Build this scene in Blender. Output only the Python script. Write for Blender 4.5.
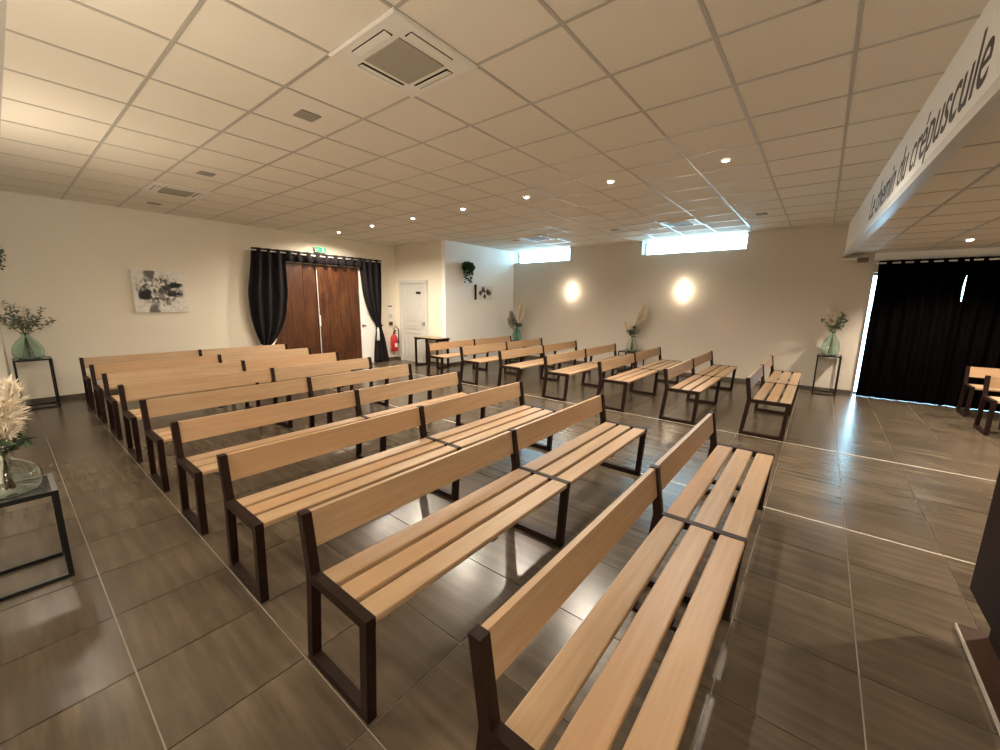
import bpy, bmesh, math, random
from mathutils import Vector, Matrix
for _o in list(bpy.data.objects): bpy.data.objects.remove(_o)
S = bpy.context.scene; COL = S.collection
PI = math.pi

# ------------------------------------------------------------------ camera
CAM_H = 1.55
YAW, PITCH, ROLL = 0.6724, -0.1794, 0.0121
_f = Vector((math.cos(YAW)*math.cos(PITCH), math.sin(YAW)*math.cos(PITCH), math.sin(PITCH)))
_r = Vector((math.sin(YAW), -math.cos(YAW), 0)); _u = _r.cross(_f)
_R = math.cos(ROLL)*_r + math.sin(ROLL)*_u
_U = -math.sin(ROLL)*_r + math.cos(ROLL)*_u
cam = bpy.data.objects.new('camera', bpy.data.cameras.new('camera')); COL.objects.link(cam)
cam.data.sensor_width = 36; cam.data.lens = 398.5/1000*36; cam.data.clip_start = 0.02
cam.matrix_world = Matrix(((_R.x, _U.x, -_f.x, 0), (_R.y, _U.y, -_f.y, 0), (_R.z, _U.z, -_f.z, CAM_H), (0, 0, 0, 1)))
S.camera = cam

# ------------------------------------------------------------------ world, exposure
W = bpy.data.worlds.new('sky'); S.world = W; W.use_nodes = True
bg = W.node_tree.nodes['Background']; bg.inputs[0].default_value = (0.40, 0.77, 1.0, 1); bg.inputs[1].default_value = 18.0
vs = S.view_settings; vs.view_transform = 'Standard'; vs.look = 'None'; vs.gamma = 1.0; vs.use_curve_mapping = False
vs.exposure = 0.68
WARM = (1.0, 0.865, 0.69)
SPOT_W, SCONCE_W, LOW_W = 124.0, 13.5, 230.0

def portal(name, loc, rot, sx, sy):
    l = bpy.data.lights.new(name, 'AREA'); l.shape = 'RECTANGLE'; l.size = sx; l.size_y = sy
    l.cycles.is_portal = True
    o = bpy.data.objects.new(name, l); COL.objects.link(o); o.location = loc; o.rotation_euler = rot
portal('window_portal', (9.76, 2.37, 2.785), (0, PI/2, 0), 0.40, 2.10)
portal('window_portal', (9.76, 6.15, 2.785), (0, PI/2, 0), 0.40, 1.8)

# ------------------------------------------------------------------ materials
MATS = {}
def srgb(r, g, b):
    f = lambda c: (c/255/12.92) if c/255 <= .04045 else ((c/255+.055)/1.055)**2.4
    return (f(r), f(g), f(b), 1)
class NT:
    def __init__(s, name):
        s.m = bpy.data.materials.new(name); s.m.use_nodes = True; s.t = s.m.node_tree
        s.b = s.t.nodes['Principled BSDF']; s.out = s.t.nodes['Material Output']
    def n(s, typ, **kw):
        x = s.t.nodes.new(typ)
        for k, v in kw.items():
            if k.startswith('i_'): x.inputs[k[2:].replace('_', ' ')].default_value = v
            else: setattr(x, k, v)
        return x
    def l(s, a, b): s.t.links.new(a, b)
    def ramp(s, fac, stops):
        r = s.n('ShaderNodeValToRGB'); e = r.color_ramp.elements
        while len(e) < len(stops): e.new(.5)
        for q, (p, c) in zip(e, stops): q.position = p; q.color = c
        s.l(fac, r.inputs[0]); return r.outputs[0]
    def mix(s, a, b, fac, mode='MIX'):
        x = s.n('ShaderNodeMix', data_type='RGBA', blend_type=mode)
        for v, i in ((fac, 0), (a, 6), (b, 7)):
            if hasattr(v, 'is_output'): s.l(v, x.inputs[i])
            else: x.inputs[i].default_value = v
        return x.outputs[2]
    def math(s, op, a, b=0.0, clamp=False):
        x = s.n('ShaderNodeMath', operation=op, use_clamp=clamp)
        for v, i in ((a, 0), (b, 1)):
            if hasattr(v, 'is_output'): s.l(v, x.inputs[i])
            else: x.inputs[i].default_value = v
        return x.outputs[0]
    def noise(s, vec, scale, detail=3, rough=.5, dist=0.0):
        x = s.n('ShaderNodeTexNoise'); x.inputs['Scale'].default_value = scale; x.inputs['Detail'].default_value = detail
        x.inputs['Roughness'].default_value = rough; x.inputs['Distortion'].default_value = dist
        if vec: s.l(vec, x.inputs['Vector'])
        return x.outputs[0]
    def coord(s, scale=(1, 1, 1), which='Object', loc=None):
        tc = s.n('ShaderNodeTexCoord'); mp = s.n('ShaderNodeMapping'); mp.inputs['Scale'].default_value = scale
        s.l(tc.outputs[which], mp.inputs['Vector'])
        if loc is not None: s.l(loc, mp.inputs['Location'])
        return mp.outputs[0]
    def pos(s, scale=(1, 1, 1), loc=None):
        g = s.n('ShaderNodeNewGeometry'); mp = s.n('ShaderNodeMapping'); mp.inputs['Scale'].default_value = scale
        s.l(g.outputs['Position'], mp.inputs['Vector'])
        if loc is not None: s.l(loc, mp.inputs['Location'])
        return mp.outputs[0]
    def rnd(s):
        return s.n('ShaderNodeObjectInfo').outputs['Random']
    def bump(s, h, strength, dist=.01):
        b = s.n('ShaderNodeBump'); b.inputs['Strength'].default_value = strength; b.inputs['Distance'].default_value = dist
        s.l(h, b.inputs['Height']); s.l(b.outputs[0], s.b.inputs['Normal'])
    def col(s, c):
        if hasattr(c, 'is_output'): s.l(c, s.b.inputs['Base Color'])
        else: s.b.inputs['Base Color'].default_value = c
    def set(s, rough=None, metal=None, spec=None):
        for k, v in (('Roughness', rough), ('Metallic', metal), ('Specular IOR Level', spec)):
            if v is None: continue
            if hasattr(v, 'is_output'): s.l(v, s.b.inputs[k])
            else: s.b.inputs[k].default_value = v

def plain(name, c, rough=.5, metal=0, spec=.5, var=.06, scale=8, bump=0):
    n = NT(name); v = n.noise(n.coord(), scale, 4)
    c2 = tuple(max(0, x*(1-var)) for x in c[:3])+(1,); c3 = tuple(min(1, x*(1+var)) for x in c[:3])+(1,)
    n.col(n.ramp(v, [(.3, c2), (.7, c3)])); n.set(rough, metal, spec)
    if bump: n.bump(n.noise(n.coord(), scale*12, 3), bump, .004)
    MATS[name] = n.m; return n.m
def emit(name, c, strength):
    n = NT(name); n.col(c); n.b.inputs['Emission Color'].default_value = c; n.b.inputs['Emission Strength'].default_value = strength
    MATS[name] = n.m
def glass(name, c, rough=.03):
    n = NT(name); n.col(c); n.b.inputs['Transmission Weight'].default_value = 1; n.b.inputs['IOR'].default_value = 1.45; n.set(rough)
    MATS[name] = n.m

def mk_materials():
    # wall paint
    for nm, c in (('wall_paint', (.82, .755, .64, 1)), ('white_paint', (.90, .89, .865, 1)), ('wall_taupe', (.62, .555, .475, 1))):
        n = NT(nm); v = n.noise(n.pos(), 1.3, 4)
        n.col(n.ramp(v, [(.3, tuple(x*.955 for x in c[:3])+(1,)), (.7, c)])); n.set(.85, 0, .25)
        n.bump(n.noise(n.pos(), 140, 3), .12, .003); MATS[nm] = n.m
    # ceiling tile
    n = NT('ceiling_tile'); v = n.noise(n.pos(), 300, 2); r = n.rnd()
    base = n.ramp(v, [(.35, (.70, .655, .57, 1)), (.65, (.80, .75, .66, 1))])
    n.col(n.mix(base, (.74, .69, .60, 1), n.math('MULTIPLY', r, .5))); n.set(.95, 0, .1); n.bump(v, .25, .002); MATS['ceiling_tile'] = n.m
    plain('grid_metal', (.44, .41, .36, 1), .36, 0.15, .5, .03)  # shading of the grid bars put into the colour, darker than the tiles
    # floor tile : dark taupe stone look with streaks along Y
    n = NT('floor_tile'); r = n.rnd()
    cx = n.n('ShaderNodeCombineXYZ'); n.l(n.math('MULTIPLY', r, 37), cx.inputs[0]); n.l(n.math('MULTIPLY', r, 91), cx.inputs[1])
    st = n.noise(n.pos((9, .8, 1), cx.outputs[0]), 2.0, 4, .55)
    cl = n.noise(n.pos((1, 1, 1), cx.outputs[0]), 1.7, 3, .5)
    f = n.math('ADD', n.math('MULTIPLY', st, .55), n.math('MULTIPLY', cl, .45))
    c = n.ramp(f, [(.32, (.044, .032, .021, 1)), (.5, (.092, .069, .047, 1)), (.68, (.165, .129, .091, 1))])
    c = n.mix(c, (.108, .083, .059, 1), n.math('MULTIPLY', r, .4))
    n.col(c); n.set(.25, 0, .45); MATS['floor_tile'] = n.m
    plain('grout', (.40, .35, .285, 1), .6, 0, .3, .1, 20)
    plain('joint_strip', (.62, .57, .49, 1), .38, .35, .5, .05, 30)
    plain('skirting', (.10, .078, .06, 1), .4, 0, .4, .2, 6)
    # bench wood (grain along local x)
    n = NT('beech'); r = n.rnd()
    cx = n.n('ShaderNodeCombineXYZ'); n.l(n.math('MULTIPLY', r, 53), cx.inputs[0]); n.l(n.math('MULTIPLY', r, 17), cx.inputs[1])
    g = n.noise(n.coord((.7, 14, 14), 'Object', cx.outputs[0]), 3, 6, .6, .4)
    c = n.ramp(g, [(.25, (.40, .262, .148, 1)), (.55, (.475, .328, .20, 1)), (.8, (.54, .388, .25, 1))])
    c = n.mix(c, (.52, .285, .14, 1), n.math('MULTIPLY', n.math('POWER', r, 2), .45))
    n.col(c); n.set(.42, 0, .42); n.bump(g, .03, .002); MATS['beech'] = n.m
    plain('bench_steel', (.018, .0072, .0045, 1), .5, 0, .2, .2, 12, .1)
    plain('black_steel', (.012, .012, .012, 1), .38, .4, .5, .2, 12)
    plain('smoked_top', (.03, .032, .032, 1), .08, 0, .6, .1, 5)
    plain('white_plastic', (.74, .72, .67, 1), .4, 0, .5, .03, 5)
    plain('grey_grille', (.33, .30, .25, 1), .6, 0, .4, .05, 60)
    plain('vent_grey', (.30, .28, .24, 1), .5, .2, .4, .05, 60)
    plain('slot_black', (.01, .01, .01, 1), .8, 0, .1)
    plain('chrome', (.75, .74, .72, 1), .2, .9)
    plain('white_rod', (.82, .80, .76, 1), .3, .3)
    # door wood
    n = NT('door_wood'); r = n.rnd()
    cx = n.n('ShaderNodeCombineXYZ'); n.l(n.math('MULTIPLY', r, 29), cx.inputs[0]); n.l(n.math('MULTIPLY', r, 11), cx.inputs[2])
    g = n.noise(n.pos((9, 9, .8), cx.outputs[0]), 1.6, 6, .62, 1.2)
    bl = n.noise(n.pos((2.2, 2.2, 1.1), cx.outputs[0]), 2.0, 4, .6, .8)
    g2 = n.math('ADD', n.math('MULTIPLY', g, .55), n.math('MULTIPLY', bl, .45))
    c = n.ramp(g2, [(.33, (.018, .005, .002, 1)), (.48, (.066, .022, .007, 1)), (.62, (.135, .052, .017, 1))])
    n.col(n.mix(c, (.07, .022, .008, 1), n.math('MULTIPLY', r, .45))); n.set(.38, 0, .5); n.bump(g, .08, .004); MATS['door_wood'] = n.m
    n = NT('pulpit_wood'); g = n.noise(n.pos((2, 9, .9)), 2.2, 5, .6, .8)
    n.col(n.ramp(g, [(.3, (.006, .002, .0012, 1)), (.7, (.016, .0055, .003, 1))])); n.set(.5, 0, .12); MATS['pulpit_wood'] = n.m
    n = NT('plinth_wood'); g = n.noise(n.pos((2, 9, .9)), 2.2, 5, .6, .8)
    n.col(n.ramp(g, [(.3, (.035, .014, .008, 1)), (.7, (.07, .030, .017, 1))])); n.set(.4, 0, .5); MATS['plinth_wood'] = n.m
    n = NT('table_wood'); g = n.noise(n.pos((9, 1, 1)), 3, 5)
    n.col(n.ramp(g, [(.3, (.30, .24, .14, 1)), (.7, (.42, .34, .21, 1))])); n.set(.45); MATS['table_wood'] = n.m
    # curtain cloth
    n = NT('curtain_cloth'); v = n.noise(n.pos((1, 1, .1)), 30, 3)
    n.col(n.ramp(v, [(.3, (.010, .008, .009, 1)), (.7, (.022, .018, .020, 1))])); n.set(.9, 0, .15)
    n.bump(n.noise(n.pos(), 400, 2), .2, .001); MATS['curtain_cloth'] = n.m
    n = NT('curtain_black'); v = n.noise(n.pos((1, 1, .1)), 30, 3)
    n.col(n.ramp(v, [(.3, (.0015, .0013, .0013, 1)), (.7, (.003, .0025, .0025, 1))])); n.set(1.0, 0, 0.0); MATS['curtain_black'] = n.m
    glass('green_glass', (.78, .92, .87, 1)); glass('pale_glass', (.92, .97, .94, 1)); glass('teal_glass', (.55, .86, .78, 1))
    # window glazing: mostly clear with a mirror sheen
    n = NT('glazing'); t = n.n('ShaderNodeBsdfTransparent'); g = n.n('ShaderNodeBsdfGlossy'); g.inputs['Roughness'].default_value = .02
    fr = n.n('ShaderNodeFresnel'); fr.inputs[0].default_value = 1.45; mx = n.n('ShaderNodeMixShader')
    n.l(fr.outputs[0], mx.inputs[0]); n.l(t.outputs[0], mx.inputs[1]); n.l(g.outputs[0], mx.inputs[2]); n.l(mx.outputs[0], n.out.inputs[0]); MATS['glazing'] = n.m
    plain('pampas', (.80, .70, .56, 1), .9, 0, .1, .15, 20)
    plain('pampas_dusty', (.40, .33, .27, 1), .9, 0, .1, .2, 20)
    plain('leaf_green', (.055, .085, .045, 1), .5, 0, .4, .35, 9)
    plain('leaf_grey', (.13, .15, .10, 1), .6, 0, .3, .3, 9)
    plain('leaf_ivy', (.018, .065, .022, 1), .45, 0, .4, .4, 9)
    plain('stem_brown', (.12, .09, .05, 1), .8, 0, .2, .2, 20)
    plain('red_paint', (.48, .02, .025, 1), .3, 0, .5, .08, 6)
    plain('black_rubber', (.015, .014, .014, 1), .6)
    plain('paper', (.78, .77, .73, 1), .8, 0, .2)
    plain('grey_print', (.35, .34, .32, 1), .8, 0, .2)
    plain('letter_brown', (.075, .052, .042, 1), .6, 0, .3, .05)
    plain('white_trim', (.64, .625, .59, 1), .35, 0, .5, .02)
    plain('device_brown', (.14, .09, .065, 1), .5)
    emit('lamp_glow', (1, .86, .62, 1), 22.0)
    emit('spot_glow', (1, .93, .80, 1), 30.0)
    emit('exit_green', (.0, .36, .10, 1), .75)
    emit('exit_white', (.6, 1, .75, 1), .8)
    # abstract canvas
    n = NT('abstract_canvas'); tc = n.n('ShaderNodeTexCoord'); sx = n.n('ShaderNodeSeparateXYZ'); n.l(tc.outputs['Generated'], sx.inputs[0])
    dv = n.noise(tc.outputs['Generated'], 6, 4); dv2 = n.noise(tc.outputs['Generated'], 8, 5, .7, 1.0)
    u = n.math('ADD', sx.outputs[0], n.math('MULTIPLY', n.math('SUBTRACT', dv, .5), .22)); w = n.math('ADD', sx.outputs[2], n.math('MULTIPLY', n.math('SUBTRACT', dv2, .5), .26))
    def blob(cx_, cy_, rx, ry, soft=.6):
        a = n.math('DIVIDE', n.math('SUBTRACT', u, cx_), rx); b = n.math('DIVIDE', n.math('SUBTRACT', w, cy_), ry)
        d = n.math('SQRT', n.math('ADD', n.math('MULTIPLY', a, a), n.math('MULTIPLY', b, b)))
        return n.math('DIVIDE', n.math('SUBTRACT', 1.0, d), soft, True)
    base = n.ramp(dv2, [(.3, (.55, .52, .46, 1)), (.5, (.78, .75, .68, 1)), (.7, (.84, .82, .77, 1))])
    pt = n.noise(tc.outputs['Generated'], 11, 4, .6)
    patch = n.math('MULTIPLY', n.math('SUBTRACT', pt, .44), 9.0, True)
    c = n.mix(base, (.09, .085, .075, 1), n.math('MULTIPLY', blob(.48, .52, .52, .40, .35), patch))
    for bx_, by_, rx, ry, k, so in ((.34, .93, .11, .20, (.16, .14, .13, 1), .4), (.36, .06, .10, .18, (.17, .14, .13, 1), .4),
                                (.22, .42, .15, .15, (.02, .018, .018, 1), .4), (.78, .66, .20, .09, (.012, .012, .012, 1), .4), (.76, .45, .20, .06, (.02, .02, .02, 1), .4),
                                (.60, .58, .13, .15, (.04, .045, .04, 1), .6), (.50, .40, .10, .09, (.26, .23, .24, 1), .6), (.62, .24, .06, .06, (.25, .24, .2, 1), .5), (.30, .70, .06, .05, (.8, .78, .74, 1), .4), (.47, .72, .02, .2, (.7, .68, .63, 1), .4)):
        c = n.mix(c, k, blob(bx_, by_, rx, ry, so))
    n.col(c); n.set(.7); MATS['abstract_canvas'] = n.m
mk_materials()
M = MATS

# ------------------------------------------------------------------ mesh helpers
class MB:
    def __init__(s): s.v = []; s.f = []
    def add(s, vs_, fs_):
        k = len(s.v); s.v += [tuple(p) for p in vs_]; s.f += [tuple(i+k for i in f) for f in fs_]; return s
    def box(s, x0, x1, y0, y1, z0, z1):
        return s.add([(x0, y0, z0), (x1, y0, z0), (x1, y1, z0), (x0, y1, z0), (x0, y0, z1), (x1, y0, z1), (x1, y1, z1), (x0, y1, z1)],
                     [(3, 2, 1, 0), (4, 5, 6, 7), (0, 1, 5, 4), (1, 2, 6, 5), (2, 3, 7, 6), (3, 0, 4, 7)])
    def rbox(s, x0, x1, y0, y1, z0, z1, r):
        "box whose y-z section has chamfered corners; runs along x"
        pr = [(y0+r, z0), (y1-r, z0), (y1-r*.29, z0+r*.29), (y1, z0+r), (y1, z1-r), (y1-r*.29, z1-r*.29), (y1-r, z1), (y0+r, z1), (y0+r*.29, z1-r*.29), (y0, z1-r), (y0, z0+r), (y0+r*.29, z0+r*.29)]
        n = len(pr); vs_ = [(x0, a, b) for a, b in pr]+[(x1, a, b) for a, b in pr]
        return s.add(vs_, [tuple(range(n-1, -1, -1)), tuple(range(n, 2*n))]+[(i, (i+1) % n, n+(i+1) % n, n+i) for i in range(n)])
    def hexa(s, b, t):
        "b, t: four bottom / top corner points, counter-clockwise seen from above"
        return s.add(list(b)+list(t), [(3, 2, 1, 0), (4, 5, 6, 7), (0, 1, 5, 4), (1, 2, 6, 5), (2, 3, 7, 6), (3, 0, 4, 7)])
    def lathe(s, prof, seg=24, c=(0, 0, 0), cap=True):
        vs_ = []; n = len(prof)
        for r, z in prof:
            for i in range(seg):
                a = 2*PI*i/seg; vs_.append((c[0]+r*math.cos(a), c[1]+r*math.sin(a), c[2]+z))
        fs_ = [(j*seg+i, j*seg+(i+1) % seg, (j+1)*seg+(i+1) % seg, (j+1)*seg+i) for j in range(n-1) for i in range(seg)]
        if cap: fs_ += [tuple(range(seg-1, -1, -1)), tuple((n-1)*seg+i for i in range(seg))]
        return s.add(vs_, fs_)
    def tube(s, pts, r, seg=8, r1=None):
        pts = [Vector(p) for p in pts]; vs_ = []; n = len(pts)
        for k, p in enumerate(pts):
            d = (pts[min(k+1, n-1)]-pts[max(k-1, 0)]).normalized()
            a = d.orthogonal().normalized() if k == 0 else (a-d*a.dot(d)).normalized()
            b = d.cross(a); rr = r if r1 is None else r+(r1-r)*k/max(1, n-1)
            for i in range(seg):
                t = 2*PI*i/seg; vs_.append(p+a*rr*math.cos(t)+b*rr*math.sin(t))
        fs_ = [(j*seg+i, j*seg+(i+1) % seg, (j+1)*seg+(i+1) % seg, (j+1)*seg+i) for j in range(n-1) for i in range(seg)]
        fs_ += [tuple(range(seg-1, -1, -1)), tuple((n-1)*seg+i for i in range(seg))]
        return s.add(vs_, fs_)
    def mesh(s, name, mat, smooth=False):
        me = bpy.data.meshes.new(name); me.from_pydata(s.v, [], s.f); me.update()
        if smooth:
            for p in me.polygons: p.use_smooth = True
        me.materials.append(M[mat]); return me
    def obj(s, name, mat, parent=None, smooth=False, label=None):
        return link(name, s.mesh(name, mat, smooth), parent, label)
def link(name, me, parent=None, label=None, loc=None):
    o = bpy.data.objects.new(name, me); COL.objects.link(o)
    if parent: o.parent = parent
    if label: o['label'] = label
    if loc: o.location = loc
    return o
def thing(name, label, cat, loc=(0, 0, 0), rz=0, group=None):
    o = bpy.data.objects.new(name, None); COL.objects.link(o); o.location = loc; o.rotation_euler = (0, 0, rz); o.empty_display_size = .1
    return tag(o, label, cat, group)
def tag(o, label, cat, group=None):
    o['label'] = label; o['category'] = cat
    if group: o['group'] = group
    return o
def struct(o, label=None): 
    o['kind'] = 'structure'
    if label: o['label'] = label
    return o
def copy_tree(o, parent=None):
    c = o.copy(); COL.objects.link(c)
    if parent: c.parent = parent
    for ch in [x for x in o.children]: copy_tree(ch, c)
    return c
def B(x0, x1, y0, y1, z0, z1): return MB().box(x0, x1, y0, y1, z0, z1)
ORD = ['first', 'second', 'third', 'fourth', 'fifth', 'sixth', 'seventh', 'eighth', 'ninth']

# ------------------------------------------------------------------ the room
XW, YB, ZC, YF = 9.43, 8.95, 2.97, -4.6
XL0, XL1 = -0.586, 0.02           # left wall runs slightly askew: X at Y=YF.. and at Y=YB
XA, YA = 6.73, 7.05              # boxed-out closet in the far corner
ZLOW = 2.45
def beam_y(x): return -.18-.0405*(XW-x)
def left_x(y): return XL0+(XL1-XL0)*(y-YF)/(YB-YF)

floor = struct(B(-.85, 9.8, YF-.2, YB+.2, -.12, -.006).obj('floor', 'grout'), 'grey-brown streaked stone tile floor')
# floor tiles
PX, PY, GX, GY, JW = .4845, .4775, .17, -.31, .006
def cam_view(x, y, z):
    d = Vector((x, y, z-CAM_H)); w = d.dot(_f)
    if w < .15: return None
    return 500+398.5*d.dot(_R)/w, 375-398.5*d.dot(_U)/w, w
cells = []
for i in range(-2, 20):
    for j in range(-9, 20):
        x0, x1, y0, y1 = GX+PX*i, GX+PX*(i+1), GY+PY*j, GY+PY*(j+1)
        x0 = max(x0, -.62); x1 = min(x1, XW); y0 = max(y0, YF); y1 = min(y1, YB)
        if x1-x0 < .02 or y1-y0 < .02: continue
        vis = 9e9
        for px in (x0, (x0+x1)/2, x1):
            for py in (y0, (y0+y1)/2, y1):
                p = cam_view(px, py, 0)
                if p and -5 < p[0] < 1005 and -5 < p[1] < 755: vis = min(vis, p[2])
        if x0 > XA and y0 > YA: vis = 9e9
        cells.append((vis, x0, x1, y0, y1))
cells.sort()
tile_me = B(-.5, .5, -.5, .5, -.012, 0).mesh('floor_tile', 'floor_tile')
rest = MB()
for k, (v, x0, x1, y0, y1) in enumerate(cells):
    if k < 300 and v < 1e8:
        o = link('floor_tile', tile_me, floor, None, ((x0+x1)/2, (y0+y1)/2, 0)); o.scale = (x1-x0-JW, y1-y0-JW, 1)
    else: rest.box(x0+JW/2, x1-JW/2, y0+JW/2, y1-JW/2, -.012, 0)
o = rest.obj('floor_tile_field', 'floor_tile', floor); o['kind'] = 'stuff'
for k, x in enumerate((GX+PX*7, GX+PX*11)):
    jm = MB()
    jm.box(x-.0075, x+.0075, YF, YB, -.004, .0012)
    for q in range(80):                      # small serrations of the profile
        y = -2.2+q*.125; jm.box(x-.0075, x+.0075, y, y+.06, .0012, .0022)
    jm.obj('joint_strip', 'joint_strip', floor, label='pale metal expansion joint strip')

# walls -------------------------------------------------------------
wb = MB(); wb.box(-.3, XA+.1, YB, YB+.2, 0, 3.1)
struct(wb.obj('wall_back', 'wall_paint'), 'cream painted back wall with the big wooden doors')
wl = MB(); a0, a1 = left_x(YF), left_x(YB)
wl.hexa([(a0-.2, YF, 0), (a0, YF, 0), (a1, YB, 0), (a1-.2, YB, 0)], [(a0-.2, YF, 3.1), (a0, YF, 3.1), (a1, YB, 3.1), (a1-.2, YB, 3.1)])
struct(wl.obj('wall_left', 'wall_paint'))
struct(B(-.7, 9.8, YF-.2, YF, 0, 3.1).obj('wall_front', 'wall_paint'))
WIN = [(1.33, 3.40, 2.655, 2.985), (5.26, 7.05, 2.645, 2.985)]
DOOR = (-3.3, -.60, 0, 2.14)
wr = MB(); X0, X1 = XW, XW+.35
ys = sorted({YF, DOOR[0], DOOR[1], WIN[0][0], WIN[0][1], WIN[1][0], WIN[1][1], YB+.2})
for y0, y1 in zip(ys, ys[1:]):
    op = [w for w in WIN+[DOOR] if w[0] <= y0+1e-6 and w[1] >= y1-1e-6]
    z0, z1 = 0, 3.1
    if op:
        w = op[0]
        if w[2] > 0: wr.box(X0, X1, y0, y1, 0, w[2])
        wr.box(X0, X1, y0, y1, w[3], 3.1)
    else: wr.box(X0, X1, y0, y1, 0, 3.1)
struct(wr.obj('wall_right', 'wall_taupe'), 'taupe side wall with two high slot windows')
struct(B(XA, XA+.12, YA+.12, YB, 0, 3.1).obj('wall_closet_side', 'wall_paint'), 'cream closet wall holding the white panelled door')
struct(B(XA, XW, YA-.002, YA+.12, 0, 3.1).obj('wall_closet_front', 'white_paint'), 'white closet wall beside the slot window')
# skirting
def skirt(n, mb): struct(mb.obj(n, 'skirting'))
skirt('baseboard_back', B(.02, 3.25, YB-.012, YB, .0, .07).box(6.1, XA, YB-.012, YB, 0, .07))
skirt('baseboard_right', B(XW-.012, XW, -.57, YA-.012, 0, .07))
skirt('baseboard_closet', B(XA-.012, XA, YA-.012, 7.66, 0, .07).box(XA-.012, XA, 8.74, YB-.012, 0, .07).box(XA, XW, YA-.014, YA-.002, 0, .07))
lb = MB(); lb.hexa([(a0, YF, 0), (a0+.012, YF, 0), (a1+.012, YB, 0), (a1, YB, 0)], [(a0, YF, .07), (a0+.012, YF, .07), (a1+.012, YB, .07), (a1, YB, .07)]); skirt('baseboard_left', lb)

# windows -----------------------------------------------------------
for k, (y0, y1, z0, z1) in enumerate(WIN):
    f = MB(); t = .028; xa, xb = XW+.24, XW+.30
    f.box(xa, xb, y0, y1, z0, z0+t).box(xa, xb, y0, y1, z1-.008, z1).box(xa, xb, y0, y0+t, z0+t, z1-t).box(xa, xb, y1-t, y1, z0+t, z1-t)
    w = struct(f.obj('window_%d' % (k+1), 'white_trim'), ['high slot window under the ceiling in the taupe wall', 'high slot window in the corner by the white wall'][k])
    B(xa+.02, xa+.026, y0+t, y1-t, z0+t, z1-.008).obj('window_pane', 'glazing', w)
    B(XW+.02, xa, y0, y1, z0, z0+.012).obj('window_sill', 'white_trim', w)

# glazed doors behind the black curtain
y0, y1, z0, z1 = DOOR; xa, xb = XW+.20, XW+.26
f = MB(); t = .05
f.box(xa, xb, y0, y1, z1-t, z1).box(xa, xb, y0, y0+t, 0, z1-t).box(xa, xb, y1-.02, y1, 0, z1-t).box(xa, xb, (y0+y1)/2-t, (y0+y1)/2+t, 0, z1-t).box(xa, xb, y0, y1, 0, .03)
d = struct(f.obj('door_3', 'white_trim'), 'glazed door hidden behind the black curtain')
for a, b in ((y0+t, (y0+y1)/2-t), ((y0+y1)/2+t, y1-.02)): B(xa+.02, xa+.026, a, b, .03, z1-t).obj('door_pane', 'glazing', d)

# ceiling -----------------------------------------------------------
ceil = struct(B(-.85, 9.8, -.9, YB+.2, 3.0, 3.12).obj('ceiling', 'white_plastic'), 'cream suspended ceiling of square mineral tiles')
TG, TX, TY = .6, 3.3729*.6-.6*6, 3.0521*.6-.6*6
tx = lambda i: (i+3.3729)*.6
ty = lambda j: (j+3.0521)*.6
AC = [(-1, 0), (-1, 8), (9, 0), (9, 5)]
SPOTC = [(4, j) for j in (-2, 0, 2, 4, 6, 8, 10)]
VENT = [(-1, 2), (-1, 6), (-1, 10), (9, -2), (9, 2), (9, 6)]
BW = .011
ct_me = B(-.5, .5, -.5, .5, 0, .016).mesh('ceiling_tile', 'ceiling_tile')
for i in range(-5, 13):
    for j in range(-5, 12):
        if (i, j) in AC: continue
        x0, x1, y0, y1 = tx(i), tx(i+1), ty(j), ty(j+1)
        x0 = max(x0, -.62); x1 = min(x1, XW); y1 = min(y1, YB)
        if x1-x0 < .03 or y1-y0 < .03: continue
        if y1 < beam_y(x1)+.02: continue
        if x0 >= XA and y0 >= YA: continue
        o = link('ceiling_tile', ct_me, ceil, None, ((x0+x1)/2, (y0+y1)/2, ZC+.003)); o.scale = (x1-x0-.012, y1-y0-.012, 1)
for i in range(-4, 13):
    if -.4 < tx(i) < XW: B(tx(i)-BW, tx(i)+BW, -.6, YB, ZC-.001, ZC+.012).obj('grid_bar', 'grid_metal', ceil)
for j in range(-3, 12):
    if ty(j) < YB-.01: B(-.62, XW, ty(j)-BW, ty(j)+BW, ZC, ZC+.012).obj('grid_bar', 'grid_metal', ceil)
# lower ceiling over the side bay (runs along the slightly askew beam)
cl2 = struct(MB().hexa([(-.7, YF, ZLOW+.02), (9.8, YF, ZLOW+.02), (9.8, beam_y(9.8)-.02, ZLOW+.02), (-.7, beam_y(-.7)-.02, ZLOW+.02)],
                       [(-.7, YF, 2.6), (9.8, YF, 2.6), (9.8, beam_y(9.8)-.02, 2.6), (-.7, beam_y(-.7)-.02, 2.6)]).obj('ceiling_low', 'white_plastic'), 'lower tiled ceiling of the side bay behind the lettered beam')
ang = math.atan(.0405)
def bay_pt(s_, d_): # s_ along the beam from the far wall, d_ away from it
    return (XW-s_*math.cos(ang)-d_*math.sin(ang)*-1, beam_y(XW)-s_*math.sin(ang)-d_*math.cos(ang))
LOWSPOT = [(8.25, -1.42), (4.0, -2.0), (6.3, -2.9)]
for a in range(16):
    for b in range(7):
        s0, d0 = -.12+a*.6, -.23+b*.6
        s1, d1 = s0+.6, d0+.6
        s0, d0 = max(s0, .03), max(d0, .06)
        if s1-s0 < .03 or d1-d0 < .03: continue
        q = bay_pt((s0+s1)/2, (d0+d1)/2)
        if q[1] < YF+.3 or q[0] < -.3: continue
        o = link('ceiling_tile', ct_me, cl2, None, (q[0], q[1], ZLOW+.003)); o.scale = (s1-s0-.012, d1-d0-.012, 1); o.rotation_euler = (0, 0, ang)
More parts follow.
